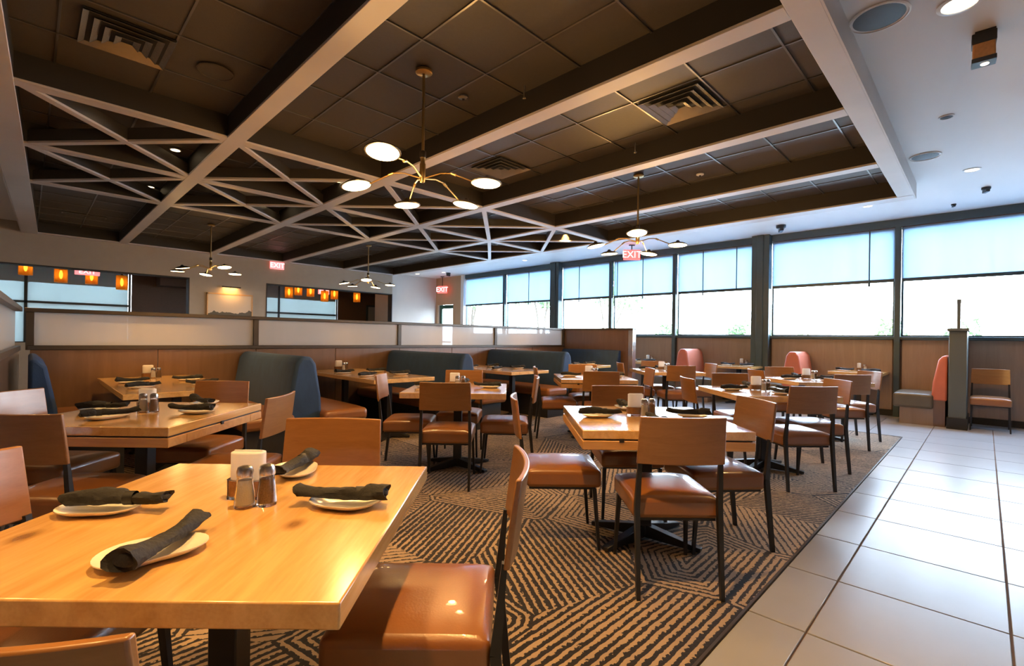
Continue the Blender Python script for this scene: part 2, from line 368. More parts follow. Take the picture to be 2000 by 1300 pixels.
# wainscot panels between the mullions
for a, b in ((12.25, 10.41), (10.33, 8.47), (8.17, 6.64), (6.56, 4.98), (4.90, 3.29), (2.97, 1.08), (1.0, -.9), (-.98, -3.0)):
    MB().box(WX-.018, WX, b+.02, a-.02, .10, 1.27).build('wainscot_panel', 'brown_light', wall_r, bevel=.003, seg=1)
bb = MB().box(WX-.03, WX, -4, 12.8, 0, .10).build('baseboard_right', 'black_matte'); tag(bb, kind='structure')
hd = MB().box(WX-.04, WX, -4, 12.4, 3.15, 3.28).build('trim_1', 'frame'); tag(hd, kind='structure')
sl = MB().box(WX-.07, WX, -4, 12.4, 1.275, 1.325).build('trim_2', 'frame', bevel=.004, seg=1); tag(sl, kind='structure')
for i, (a, b, d) in enumerate(((8.17, 8.47, .18), (2.97, 3.29, .18), (-3.3, -3.0, .18), (12.25, 12.4, .1))):
    m_ = MB().box(WX-d, WX, a, b, 0, 3.28)
    if i < 3: m_.box(WX-d-.03, WX-d, a+.10, b-.10, 0, 3.28)
    tag(m_.build('trim_%d' % (3+i), 'frame' if i < 3 else 'white_plastic', bevel=.006, seg=1), kind='structure')
mull = None; k_ = 7
for y in (10.37, 6.60, 4.94, 1.04, -.94):
    q = MB().box(WX-.09, WX, y-.04, y+.04, 0, 3.14).build('trim_%d' % k_, 'frame', bevel=.004, seg=1); tag(q, kind='structure'); k_ += 1
BAYS = ((12.25, 10.41), (10.33, 8.47), (8.17, 6.64), (6.56, 4.98), (4.90, 3.29), (2.97, 1.08), (1.0, -.9), (-.98, -3.0))
CORDS = {1: 9.4, 2: 7.6, 3: 5.75, 4: 4.32, 5: 1.43}
for i, (a, b) in enumerate(BAYS):
    wdw = MB().box(WX+.02, WX+.08, b, b+.03, 1.32, 3.14).box(WX+.02, WX+.08, a-.03, a, 1.32, 3.14).box(WX+.02, WX+.08, b, a, 1.32, 1.35).box(WX+.02, WX+.08, b, a, 3.10, 3.14)
    wdw = wdw.build('window_%d' % (i+1), 'frame'); tag(wdw, kind='structure')
    MB().box(WX+.045, WX+.051, b+.03, a-.03, 1.35, 3.10).build('pane', 'pane', wdw)
    MB().box(WX+.004, WX+.007, b+.012, a-.012, 2.285, 3.15).build('roller_shade', 'shade', wdw)
    MB().box(WX-.008, WX+.018, b+.01, a-.01, 2.24, 2.295).build('shade_bar', 'frame', wdw, bevel=.004, seg=1)
    if i in CORDS:
        y = CORDS[i]; MB().tube([(WX-.02, y, 3.13), (WX-.02, y, 2.26)], .011, 6).tube([(WX-.02, y, 2.26), (WX-.02, y, 2.18)], [.015, .02], 8).build('shade_chain', 'frame', wdw)
        if i in (3, 4):
            y += .72*(-1 if i == 4 else 1)*.96; MB().tube([(WX-.02, y, 3.13), (WX-.02, y, 2.26)], .011, 6).build('shade_chain', 'frame', wdw)
tn = MB().box(WX-.03, WX, 12.40, 12.87, 0, 3.28).box(WX-.03, WX, 13.73, 13.85, 0, 3.28).box(WX-.03, WX, 12.87, 13.73, 2.33, 3.28).build('wall_corner', 'tan_plaster'); tag(tn, kind='structure')
# exit door in the window wall's far end
dr = MB().box(WX+.05, WX+.09, 12.87, 13.0, 0, 2.33).box(WX+.05, WX+.09, 13.6, 13.73, 0, 2.33).box(WX+.05, WX+.09, 13.0, 13.6, 2.2, 2.33).box(WX+.05, WX+.09, 13.0, 13.6, 0, .3)
dr = dr.build('door_1', 'door_green'); tag(dr, kind='structure')
MB().box(WX+.066, WX+.074, 13.0, 13.6, .3, 2.2).build('pane', 'pane', dr)
MB().bar((WX+.02, 13.05, 1.05), (WX+.02, 13.55, 1.05), .03, .05).build('push_bar', 'steel', dr, bevel=.005)

wall_b = MB().box(7.9, WX+.2, 13.85, 14.05, 0, 3.5).box(7.86, 8.02, 12.95, 13.85, 0, 3.5).build('wall_back', 'plaster_light'); tag(wall_b, kind='structure')
# long wall with two wide openings into the room behind
YB = 12.95
wl = MB()
wl.box(-5, 2.6, YB, YB+.2, 2.49, 3.5).box(2.6, 4.24, YB, YB+.2, 0, 3.5).box(4.24, 7.86, YB, YB+.2, 2.51, 3.5)
wl.box(-5, 2.6, YB, YB+.2, 0, 1.0).box(4.24, 7.86, YB, YB+.2, 0, 1.0)
wall_l = wl.build('wall_left', 'plaster'); tag(wall_l, kind='structure')
for i, (x0, x1, z) in enumerate(((-5, 2.6, 2.49), (4.24, 7.86, 2.51))):
    t_ = MB().box(x0, x1, YB-.01, YB+.21, z-.025, z).box(x1-.02, x1, YB-.01, YB+.21, 1.0, z-.025)
    if i: t_.box(x0, x0+.02, YB-.01, YB+.21, 1.0, z-.025)
    tag(t_.build('trim_%d' % (k_), 'black_matte'), kind='structure'); k_ += 1
# room behind
wf = MB().box(-5, 2.05, 17, 17.2, 0, .9).box(-5, 2.05, 17, 17.2, 2.98, 3.3).box(2.05, 5.5, 17, 17.2, 0, 3.3).box(5.5, 8.05, 17, 17.2, 0, .9).box(5.5, 8.05, 17, 17.2, 2.93, 3.3).box(8.05, 10.4, 17, 17.2, 0, 3.3)
wf = wf.build('wall_far', 'brown_wall'); tag(wf, kind='structure')
we = MB().box(10.2, 10.4, 14.05, 17, 0, 3.3).build('wall_far_right', 'brown_wall'); tag(we, kind='structure')
wc = MB().box(-5, 7.9, YB+.2, 17.2, 3.3, 3.4).box(7.9, 10.4, 14.05, 17.2, 3.3, 3.4).build('ceiling_back_room', 'plaster'); tag(wc, kind='structure')
for i, (x0, x1, mid) in enumerate(((-5, 2.03, -.03), (5.52, 8.03, 5.98))):
    q = MB().box(x0, x1, 17.02, 17.08, .9, .96).box(x0, x1, 17.02, 17.08, 2.90, 2.96).box(x1-.05, x1, 17.02, 17.08, .9, 2.96).box(mid-.03, mid+.03, 17.0, 17.08, .9, 2.96)
    q.box(x0, x1, 17.0, 17.08, 1.93, 1.985)
    q = q.build('window_%d' % (9+i), 'frame'); tag(q, kind='structure')
    MB().box(x0, x1, 17.05, 17.056, .96, 2.9).build('pane', 'pane', q)
    MB().box(x0+.01, x1-.06, 17.012, 17.016, 2.45, 2.94).build('roller_shade', 'shade_back', q)
    MB().box(x0+.01, x1-.06, 17.022, 17.026, .95, 2.90).build('sheer_shade', 'shade_back2', q)
# pale soffit strip inside the back room (bright band above the windows' shades)
so = MB().box(2.6, 3.6, 16.4, 17, 2.55, 3.3).build('wall_recess', 'brown_wall'); tag(so, kind='structure')
# closing walls behind the camera
wbk = MB().box(-5, WX+.2, -4.2, -4, 0, 3.5).build('wall_front', 'brown_wall'); tag(wbk, kind='structure')
wsd = MB().box(-5.2, -5, -4.2, 17.2, 0, 3.5).build('wall_side', 'brown_wall'); tag(wsd, kind='structure')

# ------------------------------------------------------------------ ceiling
ZW, ZB, ZT = 3.28, 3.08, 3.30
TX0, TX1, TY0, TY1 = -.40, 8.03, .66, 12.95
ce = MB().box(-5, WX, -4, TY0, ZW, 3.5).prism([(-5, TY0), (-.45+.0284*TY0, TY0), (-.45+.0284*YB, YB), (-5, YB)], ZW, 3.5, 'Z').box(TX1, WX, TY0, 13.85, ZW, 3.5).box(-.5, TX1, TY0, TY1, 3.341, 3.5)
ceil = ce.build('ceiling', 'ceil_white'); tag(ceil, kind='structure')
# dark tiles on a metal grid inside the tray
tile_p = MB().box(.006, .594, .006, .594, ZT, ZT+.02).build('ceiling_tile', 'ceil_tile', ceil); first = True
nx = 14; ny = 21
for i in range(nx):
    for j in range(ny):
        x = -.5+.03+.6*i; y = .43+.6*j
        if y+.6 > 13.1: continue
        if first: tile_p.location = (x, y, 0); first = False
        elif len([1]) : link_copy(tile_p, (x, y, 0), ceil)
gb = MB()
for i in range(nx+1):
    x = -.47+.6*i; gb.box(x-.007, x+.007, .5, 12.95, ZT-.008, ZT+.012)
for j in range(ny+1):
    y = .43+.6*j; gb.box(-.4, 8.0, y-.007, y+.007, ZT-.010, ZT+.010)
gb.build('ceiling_grid', 'tbar', ceil)
MB().box(-.5, TX1, TY0, TY1, ZT+.021, ZT+.04).build('ceiling_deck', 'dark_paint', ceil)
# beams: washed grey underside board on a dark upstand
XB = [-.14, 1.40, 3.03, 4.66, 6.29, 7.92]; YR = [.74, 5.22, 6.87, 8.53, 12.87]
def beam(a, b, w, face='beam', top=ZT, nm='ceiling_beam', depth=.022, dz=0):
    a = Vector((*a, dz)); b = Vector((*b, dz))
    o = MB().bar(a+Vector((0, 0, ZB+depth/2)), b+Vector((0, 0, ZB+depth/2)), w, depth).build(nm, face, ceil, bevel=.003, seg=1)
    MB().bar(a+Vector((0, 0, (ZB+depth+top)/2)), b+Vector((0, 0, (ZB+depth+top)/2)), w-.004, top-ZB-depth).build('beam_side', 'dark_paint', o)
    return o
beam((-.345+.0284*TY0, TY0), (-.345+.0284*TY1, TY1), .22, dz=-.0008)
beam((TX1-.11, TY0), (TX1-.11, TY1), .22, dz=-.0012)
beam((TX0, TY0+.08), (TX1-.22, TY0+.08), .16, dz=.0006)
beam((.02, TY1-.06), (TX1-.22, TY1-.06), .12, dz=.0006)
MB().box(-.42, TX1, TY0-.012, TY0, ZB, ZW).box(TX1, TX1+.012, TY0-.012, TY1, ZB, ZW).bar((-.463+.0284*TY0, TY0, (ZB+ZW)/2), (-.463+.0284*TY1, TY1, (ZB+ZW)/2), .012, ZW-ZB).build('tray_fascia', 'beam', ceil)
for x in XB[1:5]: beam((x, .82), (x, 12.83), .15, dz=0)
for y in YR[1:4]: beam((-.25+.0284*y, y), (TX1-.21, y), .12, dz=.0015)
# cross braces in both rows of square cells
NX = [None]+XB[1:5]+[7.83]
for i in range(5):
    for j in (1, 2):
        xa = NX[i] if i else -.22+.0284*YR[j]; xb = NX[i] if i else -.22+.0284*YR[j+1]
        for q_, (a, b) in enumerate((((xa, YR[j]), (NX[i+1], YR[j+1])), ((xb, YR[j+1]), (NX[i+1], YR[j])))):
            A = Vector((*a, 0)); B = Vector((*b, 0)); d = (B-A).normalized()*.05
            e = .003+.002*q_
            bo = MB().bar(A+d+Vector((0, 0, ZB+e+.011)), B-d+Vector((0, 0, ZB+e+.011)), .07, .022).build('diagonal_brace', 'beam', ceil, bevel=.003, seg=1)
            MB().bar(A+d+Vector((0, 0, ZB+.082)), B-d+Vector((0, 0, ZB+.082)), .064, .12).build('brace_side', 'dark_gloss', bo)

# ------------------------------------------------------------------ ceiling fittings
def recessed(x, y, z, r, m, label, energy=0, spot=110, grp='recessed ceiling lights', col=WARM):
    t = empty('recessed_light', (x, y, z), label=label, cat='light', group=grp)
    MB().lathe([(r*1.25, -.001), (r*1.28, -.006), (r*1.02, -.010), (r*1.0, -.004)], 24).build('trim_ring', 'white_plastic', t, True)
    MB().lathe([(r, -.005), (r*.5, -.009), (.001, -.010)], 24).build('lens', m, t, True)
    if energy:
        l = lamp('downlight_glow', 'SPOT', (x, y, z-.03), energy, col, .05, (0, 0, 0), spot)
        l.parent = t; l.location = (0, 0, -.03)
    return t
CANS = [(1.16, 6.54, ZT-.01, .045, 'can', 'warm round downlight in the lattice left of the nearest crossing'),
        (1.21, 8.46, ZT-.01, .045, 'can', 'warm round downlight in the lattice, second back at the left'),
        (2.92, 6.20, ZT-.01, .045, 'can', 'warm round downlight in the lattice beside the leftmost lamp head'),
        (2.80, 8.10, ZT-.01, .045, 'can', 'small warm downlight in the lattice above the second chandelier')]
for a in CANS: recessed(*a, energy=0)
for (x, y, r, m, lb, e) in ((3.96, .13, .085, 'can_day', 'large cream downlight at the top right of the white ceiling', 55),
                     (5.86, .27, .045, 'vent_dark', 'small dark downlight in the white ceiling beside the grey trim', 0),
                     (7.84, .13, .065, 'can_day', 'cream downlight in the white ceiling beyond the round blue speaker', 110),
                     (8.90, 1.28, .055, 'can_day', 'cream downlight at the far corner of the ceiling tray', 90),
                     (9.31, 12.3, .06, 'can_day', 'small cream downlight near the far red exit sign', 6),
                     (9.25, 8.7, .06, 'can_day', 'small cream downlight above the far left windows', 0),
                     (9.0, 13.3, .06, 'can', 'small warm downlight at the pale back wall corner', 6)):
    recessed(x, y, ZW-.0, r, m, lb, e)
# warm downlights over the booth tables and the foreground table (real cans in the ceiling)
for i, (x, y) in enumerate(((.98, 5.75), (3.08, 5.75), (5.17, 5.75), (7.25, 5.75))):
    recessed(x, y, ZT-.01, .04, 'can', ['warm downlight over the leftmost booth table', 'warm downlight over the second booth table', 'warm downlight over the third booth table', 'warm downlight over the last booth table'][i], 560, 62)
recessed(-.75, .9, ZW, .05, 'can', 'warm downlight in the left ceiling left of the foreground table, outside the picture', 150, 80)
recessed(.85, 1.08, ZT-.01, .05, 'can', 'warm downlight in the dark tiles straight above the foreground table, outside the picture', 330, 82)
recessed(-1.2, 4.0, ZW, .05, 'can', 'warm downlight in the left ceiling beside the leftmost grey beam', 150, 130)
recessed(-1.2, 8.0, ZW, .05, 'can', 'warm downlight in the left ceiling near the back wall', 120, 130)

def speaker(x, y, z, r, m, label):
    t = empty('ceiling_speaker', (x, y, z), label=label, cat='speaker', group='round ceiling speakers')
    MB().lathe([(r*1.06, 0), (r*1.07, -.008), (r*1.0, -.012), (r*.98, -.006)], 40).build('rim', 'white_plastic' if z < 3.29 else 'ceil_tile', t, True)
    MB().lathe([(r*.99, -.004), (r*.7, -.011), (.001, -.014)], 40).build('grille', m, t, True)
speaker(3.78, .50, ZW, .15, 'grille', 'large round dark speaker in the white ceiling by the grey trim')
speaker(6.94, .49, ZW, .13, 'grille', 'round blue-grey speaker farther along the white ceiling')
speaker(1.03, 4.36, ZT-.01, .12, 'ceil_tile', 'round speaker painted dark in a ceiling tile at upper left')

def vent(x, y, s, label, lx=None):
    t = empty('air_vent', (x, y, ZT-.01), label=label, cat='vent', group='square ceiling air vents')
    MB().box(-s, s, -s, s, -.004, -.001).build('backing', 'vent_dark', t)
    for k in range(4):
        a = s*(1-.24*k); w_ = .026; z0 = -.006-.004*k
        fr = MB()
        for sx_, sy_ in ((1, 0), (-1, 0), (0, 1), (0, -1)):
            # sloped louvre blade on each side
            o1, o2 = a, a-s*.15
            if sx_: vs = [(sx_*o1, -o1, z0-.014), (sx_*o1, o1, z0-.014), (sx_*o2, o2, z0+.004), (sx_*o2, -o2, z0+.004)]
            else: vs = [(-o1, sy_*o1, z0-.014), (o1, sy_*o1, z0-.014), (o2, sy_*o2, z0+.004), (-o2, sy_*o2, z0+.004)]
            vs2 = [(v[0], v[1], v[2]+.003) for v in vs]
            fr.add(vs+vs2, [(0, 1, 2, 3), (7, 6, 5, 4), (0, 4, 5, 1), (1, 5, 6, 2), (2, 6, 7, 3), (3, 7, 4, 0)])
        fr.build('louvre', 'vent', t)
vent(.48, 4.36, .25, 'square louvred air vent in the dark tiles at the upper left')
vent(4.03, 1.93, .27, 'square louvred air vent between the two long grey beams at upper right')
vent(4.05, 4.23, .26, 'square louvred air vent behind the brightest chandelier')
sv = empty('slot_vent', (.70, 11.4, ZT-.01), label='long dark slot vent in the tiles above the left windows', cat='vent')
MB().box(-.30, .30, -.05, .05, -.012, 0).build('frame', 'tbar', sv); MB().box(-.28, .28, -.01, .01, -.016, -.012).build('slot', 'vent_dark', sv)
for i, (x, y, z, lb) in enumerate(((2.63, 3.23, ZT-.01, 'small round sprinkler cover in a dark tile right of the chandelier pole'), (5.88, 2.55, ZT-.01, 'small white smoke detector between the long beams'))):
    t = empty('smoke_detector', (x, y, z), label=lb, cat='detector')
    MB().lathe([(.045, 0), (.045, -.012), (.03, -.02), (.001, -.021)], 20).build('housing', 'vent' if i == 0 else 'white_plastic', t, True)
    MB().lathe([(.012, -.02), (.010, -.03), (.001, -.031)], 10).build('sensor', 'vent_dark', t)
# sprinkler drops hanging from tiles
for x, y, lb in ((2.86, 2.72, 'short sprinkler pipe hanging in front of the first long beam'), (4.5, 2.65, 'short sprinkler pipe between the first two long beams')):
    t = empty('sprinkler', (x, y, ZT-.01), label=lb, cat='sprinkler')
    MB().tube([(0, 0, 0), (0, 0, -.10)], .008, 8).build('pipe', 'vent', t); MB().lathe([(.02, -.10), (.018, -.108), (.004, -.112)], 12).build('deflector', 'vent', t)

def box_head(x, y, rz, label, sc=1.0):
    t = empty('ceiling_spotlight', (x, y, ZW), rz, label=label, cat='spotlight', group='box shaped ceiling spotlights'); t.scale = (sc, sc, sc)
    MB().box(-.05, .05, -.05, .05, -.012, 0).build('mount_plate', 'black', t)
    MB().box(-.045, .045, -.05, .06, -.19, -.06).build('housing', 'tan', t, bevel=.008)
    MB().box(-.052, .052, -.055, .065, -.08, -.012).build('top_cap', 'black', t, bevel=.004)
    MB().box(-.052, .052, -.055, .065, -.205, -.175).build('lens_rim', 'black', t, bevel=.004)
    MB().lathe([(.022, -.206), (.02, -.21), (.001, -.212)], 14).build('lens', 'can_day', t)
box_head(4.45, .02, .05, 'black and tan box spotlight hanging from the white ceiling at upper right')
box_head(6.05, -.36, .05, 'tan and black box spotlight cut off by the right edge of the picture')

def camera_dome(x, y, label, sc=1):
    t = empty('security_camera', (x, y, ZW), .4, label=label, cat='camera', group='dark ceiling cameras'); t.scale = (sc, sc, sc)
    MB().lathe([(.06, 0), (.06, -.03), (.05, -.04), (.001, -.041)], 16).build('base', 'black', t, True)
    MB().bar((-.07, 0, -.06), (.07, 0, -.06), .05, .05).build('body', 'black', t, bevel=.008)
    MB().tube([(.07, 0, -.06), (.085, 0, -.062)], .02, 10).build('lens', 'white_plastic', t)
camera_dome(9.4, 2.6, 'black camera under the white ceiling above the big window pillar', 1.3)
camera_dome(9.5, 12.3, 'black camera beside the far exit sign', 1.2)
camera_dome(8.85, .01, 'small black camera at the right of the white ceiling', .8)
camera_dome(9.6, .35, 'tiny black sensor near the window header at right', .5)

# ------------------------------------------------------------------ exit signs
def exit_sign(x, y, z, rz, face, label, w_=.32, h_=.19, drop=0):
    t = empty('exit_sign', (x, y, z), rz, label=label, cat='sign', group='lit exit signs')
    MB().box(-w_/2, w_/2, -.02, .02, -h_/2, h_/2).build('sign_face', face, t, bevel=.006)
    if drop: MB().tube([(0, 0, h_/2), (0, 0, h_/2+drop)], .012, 8).box(-.06, .06, -.03, .03, h_/2+drop-.02, h_/2+drop).build('mount', 'black', t)
    cu = bpy.data.curves.new('exit_text', 'FONT'); cu.body = 'EXIT'; cu.size = h_*.95; cu.align_x = 'CENTER'; cu.align_y = 'CENTER'; cu.extrude = .002
    tmp = bpy.data.objects.new('tmp', cu); C.objects.link(tmp)
    dg = bpy.context.evaluated_depsgraph_get(); me = bpy.data.meshes.new_from_object(tmp.evaluated_get(dg)); bpy.data.objects.remove(tmp)
    me.materials.clear(); me.materials.append(MT['exit_text'])
    tx = bpy.data.objects.new('lettering', me); C.objects.link(tx); tx.parent = t; tx.location = (0, -.023, 0); tx.rotation_euler = (PI/2, 0, 0)
exit_sign(4.48, YB-.04, 2.98, 0, 'exit_face_pale', 'pink-red exit sign mounted high on the taupe wall', .34, .18, 0)
exit_sign(9.25, 5.5, 3.06, -PI/4, 'exit_face', 'red exit sign hanging from the white ceiling behind the right chandelier', .36, .22, .11)
exit_sign(9.95, 13.2, 2.83, -PI/2+.4, 'exit_face', 'bright red exit sign above the green far door', .36, .24, .33)
exit_sign(.93, 14.2, 2.55, 0, 'exit_face_pale', 'pink exit sign reflection built as a sign among the amber pendants at left', .42, .15, .675)  # imitates a pink reflection on the glass with an added glowing sign
exit_sign(6.45, 14.6, 2.56, 0, 'exit_face_pale', 'pink exit sign reflection built as a sign among the amber pendants near the centre', .34, .15, .665)  # second glass reflection, also shaped as an added glowing sign

# ------------------------------------------------------------------ back room objects
PEND = [(-.033, 14.3, 2.548, 'leftmost'), (.507, 14.3, 2.443, 'second from left'), (1.02, 14.45, 2.46, 'third from left, behind the pink exit sign reflection'), (1.54, 14.3, 2.371, 'fourth from left, beside the window end'),
        (5.30, 14.3, 2.443, 'fifth from left, longest in the central opening'), (5.64, 14.5, 2.55, 'small one just right of the fifth'), (6.003, 14.5, 2.537, 'small one in the middle of the central opening'),
        (6.348, 14.3, 2.40, 'low one before the central window end'), (6.70, 14.4, 2.50, 'right of the pale exit sign reflection'), (7.398, 14.3, 2.45, 'rightmost, against the brown wall')]
for x, y, z, lb in PEND:
    t = empty('pendant_lamp', (x, y, z), label='amber glass cylinder pendant, '+lb, cat='lamp', group='amber glass pendants in the room behind')
    MB().lathe([(.105, -.16), (.11, -.155), (.11, .15), (.10, .165), (.095, .15), (.1, -.15)], 20).build('glass_shade', 'amber', t, True)
    MB().tube([(0, 0, .16), (0, 0, 3.3-z)], .006, 6).lathe([(.03, .12), (.03, .18), (.01, .20)], 12).build('cord', 'black', t)
    MB().lathe([(.012, .10), (.028, .04), (.03, -.02), (.015, -.07), (.001, -.08)], 12).build('bulb', 'bulb', t, True)

art = empty('framed_painting', (3.43, YB, 1.82), label='wide landscape painting of a pale sky over dark hills', cat='painting')
am = bpy.data.materials.new('painting_landscape'); am.use_nodes = True
n = am.node_tree; p = n.nodes['Principled BSDF']; t = n.nodes.new('ShaderNodeTexCoord'); s3 = n.nodes.new('ShaderNodeSeparateXYZ')
nz = n.nodes.new('ShaderNodeTexNoise'); nz.inputs['Scale'].default_value = 3.5; nz.inputs['Detail'].default_value = 6
mp = n.nodes.new('ShaderNodeMapping'); mp.inputs['Scale'].default_value = (1, 0, 0)
h1 = n.nodes.new('ShaderNodeMath'); h1.operation = 'MULTIPLY_ADD'; h1.inputs[1].default_value = .45; h1.inputs[2].default_value = -.31
lt = n.nodes.new('ShaderNodeMath'); lt.operation = 'LESS_THAN'; mx = n.nodes.new('ShaderNodeMix'); mx.data_type = 'RGBA'
mx.inputs[6].default_value = (.62, .50, .36, 1); mx.inputs[7].default_value = (.09, .075, .05, 1)
L = n.links.new; L(t.outputs['Object'], s3.inputs[0]); L(t.outputs['Object'], mp.inputs[0]); L(mp.outputs[0], nz.inputs['Vector']); L(nz.outputs['Fac'], h1.inputs[0])
L(s3.outputs['Z'], lt.inputs[0]); L(h1.outputs[0], lt.inputs[1]); L(lt.outputs[0], mx.inputs[0]); L(mx.outputs[2], p.inputs['Base Color'])
MB().box(-.47, .47, -.035, -.005, -.33, .33).build('canvas', am, art)
MB().box(-.49, -.47, -.045, 0, -.35, .36).box(.47, .49, -.045, 0, -.35, .36).box(-.49, .49, -.045, 0, .33, .36).box(-.49, .49, -.045, 0, -.36, -.33).build('frame', 'oak_edge', art)
MB().box(-.2, .2, -.12, -.09, .50, .53).tube([(0, -.10, .51), (0, 0, .51)], .01, 6).build('picture_light', 'bronze', art)
lamp('picture_light_bulb', 'AREA', (3.43, YB-.12, 2.30), 4, WARM, .3, (.35, 0, 0))

col = empty('glass_display_door', (9.66, 16.9, 0), label='pale grey glass door in the brown far wall', cat='door')
MB().box(-.5, -.44, 0, .06, 0, 2.4).box(.44, .5, 0, .06, 0, 2.4).box(-.44, .44, 0, .06, 2.34, 2.4).build('frame', 'frame', col)
MB().box(-.44, .44, .02, .03, 0, 2.34).build('door_glass', 'frost', col)

# ------------------------------------------------------------------ exterior
gr = MB().box(WX+.2, 60, -40, 60, -.25, -.15).box(-40, WX+.2, 17.4, 60, -.25, -.15).build('ground', 'pavement'); tag(gr, kind='structure')
def bush(x, y, r, h, n_, label, name='shrub', trunk=False, seed=0):
    rnd = random.Random(seed); t = empty(name, (x, y, -.15), label=label, cat='tree' if trunk else 'shrub')
    m = MB(); z0 = 3.4 if trunk else .1
    cl = [(rnd.uniform(-r, r)*.6, rnd.uniform(-r, r)*.6, rnd.uniform(z0, h), rnd.uniform(.35, .6)*r) for _ in range(9)]
    for k in range(n_):
        cx, cy, cz, cr2 = rnd.choice(cl); d = Vector((rnd.gauss(0, 1), rnd.gauss(0, 1), rnd.gauss(0, 1))).normalized()*cr2*rnd.uniform(.6, 1)
        p_ = Vector((cx, cy, cz))+d; a = Vector((rnd.uniform(-1, 1), rnd.uniform(-1, 1), rnd.uniform(-1, 1))).normalized(); b_ = a.cross(d).normalized(); s = rnd.uniform(.05, .11)*(1.7 if trunk else 1)
        m.add([p_-a*s, p_+b_*s*.5, p_+a*s, p_-b_*s*.5], [(0, 1, 2, 3)])
    f = m.build('foliage', 'foliage', t)
    m2 = MB()
    for k in range(4):
        q = cl[k]; m2.tube([(0, 0, 0), (q[0]*.3, q[1]*.3, q[2]*.5), (q[0], q[1], q[2])], [.09 if trunk else .03, .05 if trunk else .02, .015], 6)
    m2.build('branches', 'bark', t)
for i, (x, y, r, h, lb) in enumerate(((15.5, 7.6, .7, 1.8, 'green shrub outside the third window from the left'), (16.5, 5.4, .8, 1.8, 'green shrub outside the fourth window'), (15, 3.5, .6, 1.75, 'green shrub outside, left of the big pillar'),
            (15.5, 1.9, .6, 1.75, 'green shrub outside, left of the last mullion'), (16.8, .4, .6, 1.85, 'green shrub outside, right of the last mullion'), (16, -1.2, .7, 1.8, 'green shrub outside at the right edge'))):
    bush(x, y, r, h, 900, lb, seed=i)
for i, (x, y, r, h, lb) in enumerate(((15.2, 17.9, 1.6, 5.8, 'dark tree outside behind the far left shade'), (17.5, 15.3, 1.5, 5.6, 'dark tree outside behind the second shade'), (20.5, 13.6, 1.6, 5.6, 'smaller tree outside behind the third shade'))):
    bush(x, y, r, h, 2600, lb, 'tree', True, 20+i)

# ------------------------------------------------------------------ booth partition
YP = 6.60
pt = empty('booth_partition', (0, YP, 0), label='long low brown partition with frosted glass panels behind the booths', cat='partition')
PX = [.02, 2.05, 4.15, 6.25, 8.30]
for i in range(4):
    a, b = PX[i], PX[i+1]
    for k in range(2):
        x0 = a+(b-a)*k/2; x1 = a+(b-a)*(k+1)/2
        MB().box(x0+.003, x1-.003, 0, .06, .08, 1.03).build('lower_panel', 'brown_panel', pt, bevel=.003, seg=1)
    MB().box(a+.03, b-.03, .02, .032, 1.075, 1.40).build('glass_panel', 'frost', pt)
for x in PX: MB().box(x-.03, x+.03, -.005, .065, 1.03, 1.40).build('post', 'cap', pt, bevel=.003, seg=1)
MB().box(0, 8.33, -.012, .072, 1.03, 1.075).build('middle_rail', 'cap', pt, bevel=.004, seg=1)
MB().box(-.02, 8.35, -.02, .08, 1.40, 1.44).build('top_rail', 'cap', pt, bevel=.004, seg=1)
MB().box(0, 8.33, .005, .055, 0, .08).build('kick_plate', 'black_matte', pt)
# left return
pl = empty('booth_side_partition', (-.05, YP, 0), math.radians(-1.7), label='short glazed side partition at the left end of the booths', cat='partition')
MB().box(-.06, 0, -2.85, -.04, .08, 1.03).build('lower_panel', 'brown_panel', pl)
MB().box(-.04, -.028, -2.80, -.06, 1.075, 1.40).build('glass_panel', 'frost', pl)
MB().box(-.07, .01, -2.9, -.04, 1.03, 1.075).build('middle_rail', 'cap', pl); MB().box(-.08, .02, -2.92, -.04, 1.40, 1.44).build('top_rail', 'cap', pl)
MB().box(-.065, .005, -2.9, -2.83, 0, 1.40).build('post', 'cap', pl, bevel=.003, seg=1)
# right return, solid
pr = empty('booth_end_partition', (8.33, 0, 0), label='solid brown end partition at the window end of the booths', cat='partition')
MB().box(0, .10, 5.0, YP+.08, .08, 1.40).build('panel', 'brown_panel', pr)
MB().box(-.015, .115, 4.9, YP+.09, 1.40, 1.44).build('top_rail', 'cap', pr); MB().box(-.01, .11, 4.90, 5.0, 0, 1.40).build('end_post', 'steel', pr, bevel=.004)

# ------------------------------------------------------------------ booth benches
def cushion(x0, x1, y0, y1, z0, z1, puff=.02):
    """rounded cushion with a slightly domed top"""
    m = MB(); nx_, ny_ = 8, 12; k = 0
    top = []
    for j in range(ny_+1):
        for i in range(nx_+1):
            u = i/nx_; v = j/ny_
            top.append((x0+(x1-x0)*u, y0+(y1-y0)*v, z1+puff*(1-(2*u-1)**4)*(1-(2*v-1)**6)-puff))
    bot = [(p[0], p[1], z0) for p in top]
    m.v = top+bot; N_ = len(top)
    def q(i, j, o=0): return o+j*(nx_+1)+i
    for j in range(ny_):
        for i in range(nx_):
            m.f.append((q(i, j), q(i+1, j), q(i+1, j+1), q(i, j+1))); m.f.append((q(i, j+1, N_), q(i+1, j+1, N_), q(i+1, j, N_), q(i, j, N_)))
    for i in range(nx_):
        m.f.append((q(i, 0), q(i, 0, N_), q(i+1, 0, N_), q(i+1, 0))); m.f.append((q(i+1, ny_), q(i+1, ny_, N_), q(i, ny_, N_), q(i, ny_)))
    for j in range(ny_):
        m.f.append((q(0, j+1), q(0, j+1, N_), q(0, j, N_), q(0, j))); m.f.append((q(nx_, j), q(nx_, j, N_), q(nx_, j+1, N_), q(nx_, j+1)))
    return m
